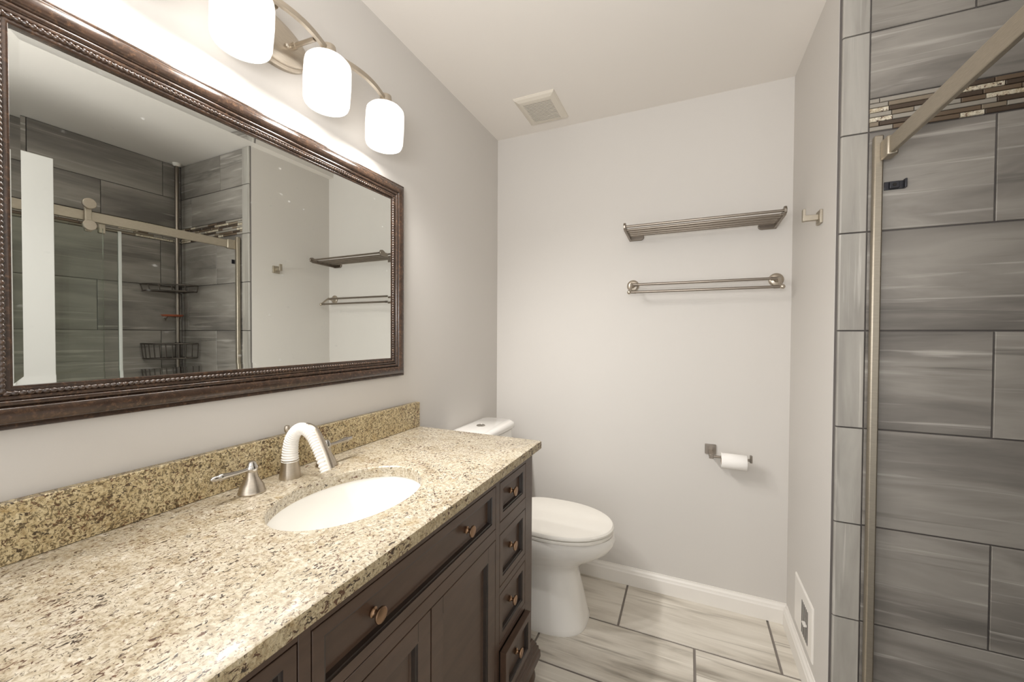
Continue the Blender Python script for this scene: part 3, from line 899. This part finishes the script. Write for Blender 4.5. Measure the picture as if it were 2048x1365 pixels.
MB().loft([sup(0.27, 0.745, 0.184, 0.4185), sup(0.268, 0.748, 0.187, 0.422), sup(0.268, 0.748, 0.187, 0.430), sup(0.27, 0.744, 0.184, 0.4335)]).build('seat', M['plastic'], to, smooth=40)
MB().loft([sup(0.262, 0.746, 0.185, 0.4355), sup(0.260, 0.750, 0.189, 0.440), sup(0.260, 0.750, 0.189, 0.447), sup(0.264, 0.744, 0.184, 0.4535), sup(0.30, 0.70, 0.150, 0.4575), sup(0.42, 0.58, 0.05, 0.459)]).build('lid', M['plastic'], to, smooth=40)
def rrect(x0, x1, y0, y1, r, z, n=8):
    out = []
    for cx, cy, a0 in ((x1 - r, y1 - r, 0), (x0 + r, y1 - r, 90), (x0 + r, y0 + r, 180), (x1 - r, y0 + r, 270)):
        for i in range(n + 1):
            a = math.radians(a0 + 90 * i / n); out.append((cx + r * math.cos(a), cy + r * math.sin(a), z))
    return out
MB().loft([rrect(0.02, 0.17, TY - 0.165, TY + 0.165, 0.05, 0.415), rrect(0.014, 0.185, TY - 0.185, TY + 0.185, 0.06, 0.50), rrect(0.012, 0.195, TY - 0.195, TY + 0.195, 0.06, 0.70), rrect(0.012, 0.196, TY - 0.196, TY + 0.196, 0.06, 0.798)]).build('tank', M['porcelain'], to, smooth=50)
MB().loft([rrect(0.010, 0.196, TY - 0.197, TY + 0.197, 0.06, 0.799), rrect(0.006, 0.206, TY - 0.206, TY + 0.206, 0.065, 0.806), rrect(0.006, 0.208, TY - 0.207, TY + 0.207, 0.066, 0.822), rrect(0.010, 0.202, TY - 0.201, TY + 0.201, 0.062, 0.834), rrect(0.022, 0.188, TY - 0.187, TY + 0.187, 0.05, 0.839)]).build('tank_lid', M['porcelain'], to, smooth=50)
MB().lathe([(0.022, 0), (0.022, 0.003), (0.019, 0.005), (0.0185, 0.004), (0.0005, 0.0045)], (0.098, 1.735, 0.8388)).build('flush_button', M['chrome'], to, smooth=40)

# ------------------------------------------------------------------ shower enclosure
sg = thing('shower_screen', 'fixed clear glass shower screen with brushed metal header rail and wall post', 'shower screen', (1.56, 1.2, 0.1))
MB().box(1.535, 1.557, E - 0.030, E - 0.0085, 0.10, 1.888).build('wall_post', M['champagne'], sg, bevel=0.004)
MB().box(1.553, 1.567, -0.30, E - 0.034, 1.816, 1.862).build('header_rail', M['champagne'], sg, bevel=0.003)
MB().box(1.548, 1.574, E - 0.075, E - 0.030, 1.811, 1.867).build('rail_bracket', M['champagne'], sg, bevel=0.004)
MB().box(1.584, 1.592, -0.30, 0.975, 0.105, 1.80).build('fixed_glass', M['glass'], sg, smooth=0)
MB().box(1.582, 1.594, 0.975, 0.989, 0.105, 1.80).build('edge_seal', M['seal'], sg, bevel=0.003)
mb = MB().box(1.5665, 1.5845, 0.900, 0.924, 1.772, 1.85)
mb.build('rail_clamp', M['champagne'], sg, bevel=0.003)
sd = thing('shower_door', 'sliding clear glass shower door hanging on round rollers from the header rail', 'shower door', (1.543, 0.5, 0.11))
MB().box(1.538, 1.546, 0.16, 0.905, 0.108, 1.79).build('sliding_glass', M['glass'], sd, smooth=0)
for y in (0.855, 0.27):
    MB().box(1.536, 1.5515, y - 0.012, y + 0.012, 1.765, 1.90).build('hanger_plate', M['champagne'], sd, bevel=0.003)
    for z in (1.892, 1.792):
        rm = MB().lathe([(0.022, 0), (0.0245, 0.003), (0.0245, 0.014), (0.022, 0.017), (0.0005, 0.0172)], (1.536, y, z), (-1, 0, 0), 28)
        rm.build('roller', M['nickel'], sd, smooth=35)

# corner caddy on a tension pole
PX, PY = XB - 0.045, E - 0.045
cd = thing('corner_caddy', 'wire corner caddy on a tension pole in the shower corner', 'shower caddy', (PX, PY, 0.0))
MB().tube([(PX, PY, 0.0), (PX, PY, H - 0.02)], 0.0115, 16).build('pole', M['nickel_dark'], cd, smooth=50)
MB().lathe([(0.013, 0), (0.022, 0.008), (0.024, 0.02)], (PX, PY, H - 0.0205)).build('pole_cap', M['plastic'], cd, smooth=50)
def basket(z, h, nv):
    bk = MB(); L = 0.215
    def arc(z_, k=1.0):
        out = []
        c = Vector((PX + 0.028, PY + 0.028))
        for i in range(21):
            t = math.pi + (math.pi / 2) * i / 20
            p = c + Vector((math.cos(t), math.sin(t))) * L * k
            out.append((p.x, p.y, z_))
        return out
    for zz, k in ((z, 1.0), (z - h, 0.95)):
        bk.tube(arc(zz, k), 0.0048, 8)
        a = arc(zz, k)
        bk.tube([a[0], (PX + 0.028, a[0][1], zz)], 0.0025, 8); bk.tube([a[-1], (a[-1][0], PY + 0.028, zz)], 0.0025, 8)
        bk.tube([a[0], (PX, PY, zz)], 0.0025, 8); bk.tube([a[-1], (PX, PY, zz)], 0.0025, 8)
    a, b = arc(z), arc(z - h, 0.95)
    for i in range(nv):
        k = int(20 * i / (nv - 1)); bk.tube([a[k], b[k]], 0.0034, 6)
    for i in range(1, 8):
        t = i / 8
        p = (PX + 0.028 - L * 0.95 * (1 - t), PY + 0.028 - 0.004, z - h)
        bk.tube([b[int(20 * t)], (b[int(20 * t)][0], PY + 0.02, z - h)], 0.0016, 6)
    bk.lathe([(0.015, z - h - 0.008), (0.015, z + 0.008)], (PX, PY, 0), seg=14)
    return bk.build('basket', M['dark_wire'], cd, smooth=50)
basket(1.607, 0.040, 6); basket(1.225, 0.095, 11); basket(1.05, 0.095, 11)
sdm = MB().lathe([(0.050, -0.012), (0.058, -0.004), (0.060, 0.0), (0.052, -0.004), (0.001, -0.008)], (PX - 0.055, PY - 0.055, 1.415), seg=24)
sdm.build('soap_dish', M['soap'], cd, smooth=40)['label'] = 'orange brown soap dish'
hkx = MB().tube([(PX - 0.02, PY - 0.02, 1.402), (PX - 0.10, PY - 0.10, 1.402), (PX - 0.115, PY - 0.115, 1.385), (PX - 0.122, PY - 0.122, 1.375), (PX - 0.128, PY - 0.128, 1.39)], 0.0025, 8)
hkx.lathe([(0.015, 1.39), (0.015, 1.415)], (PX, PY, 0), seg=14)
hkx.build('dish_arm', M['nickel_dark'], cd, smooth=50)
# small dark clip on the shower end wall
wc = thing('wall_clip', 'small dark metal clip on the tiled shower end wall', 'clip', (1.60, E, 1.743))
mb = MB(); mb.box(1.568, 1.616, E - 0.004, E - 0.0002, 1.731, 1.755); mb.box(1.611, 1.616, E - 0.016, E - 0.004, 1.731, 1.757); mb.box(1.578, 1.600, E - 0.012, E - 0.004, 1.733, 1.753)
mb.build('bracket', M['dark_metal'], wc, bevel=0.001)
MB().lathe([(0.005, 0), (0.0045, 0.002), (0.0005, 0.0025)], (1.589, E - 0.0118, 1.743), (0, -1, 0), 12).build('screw', M['black'], wc, smooth=40)
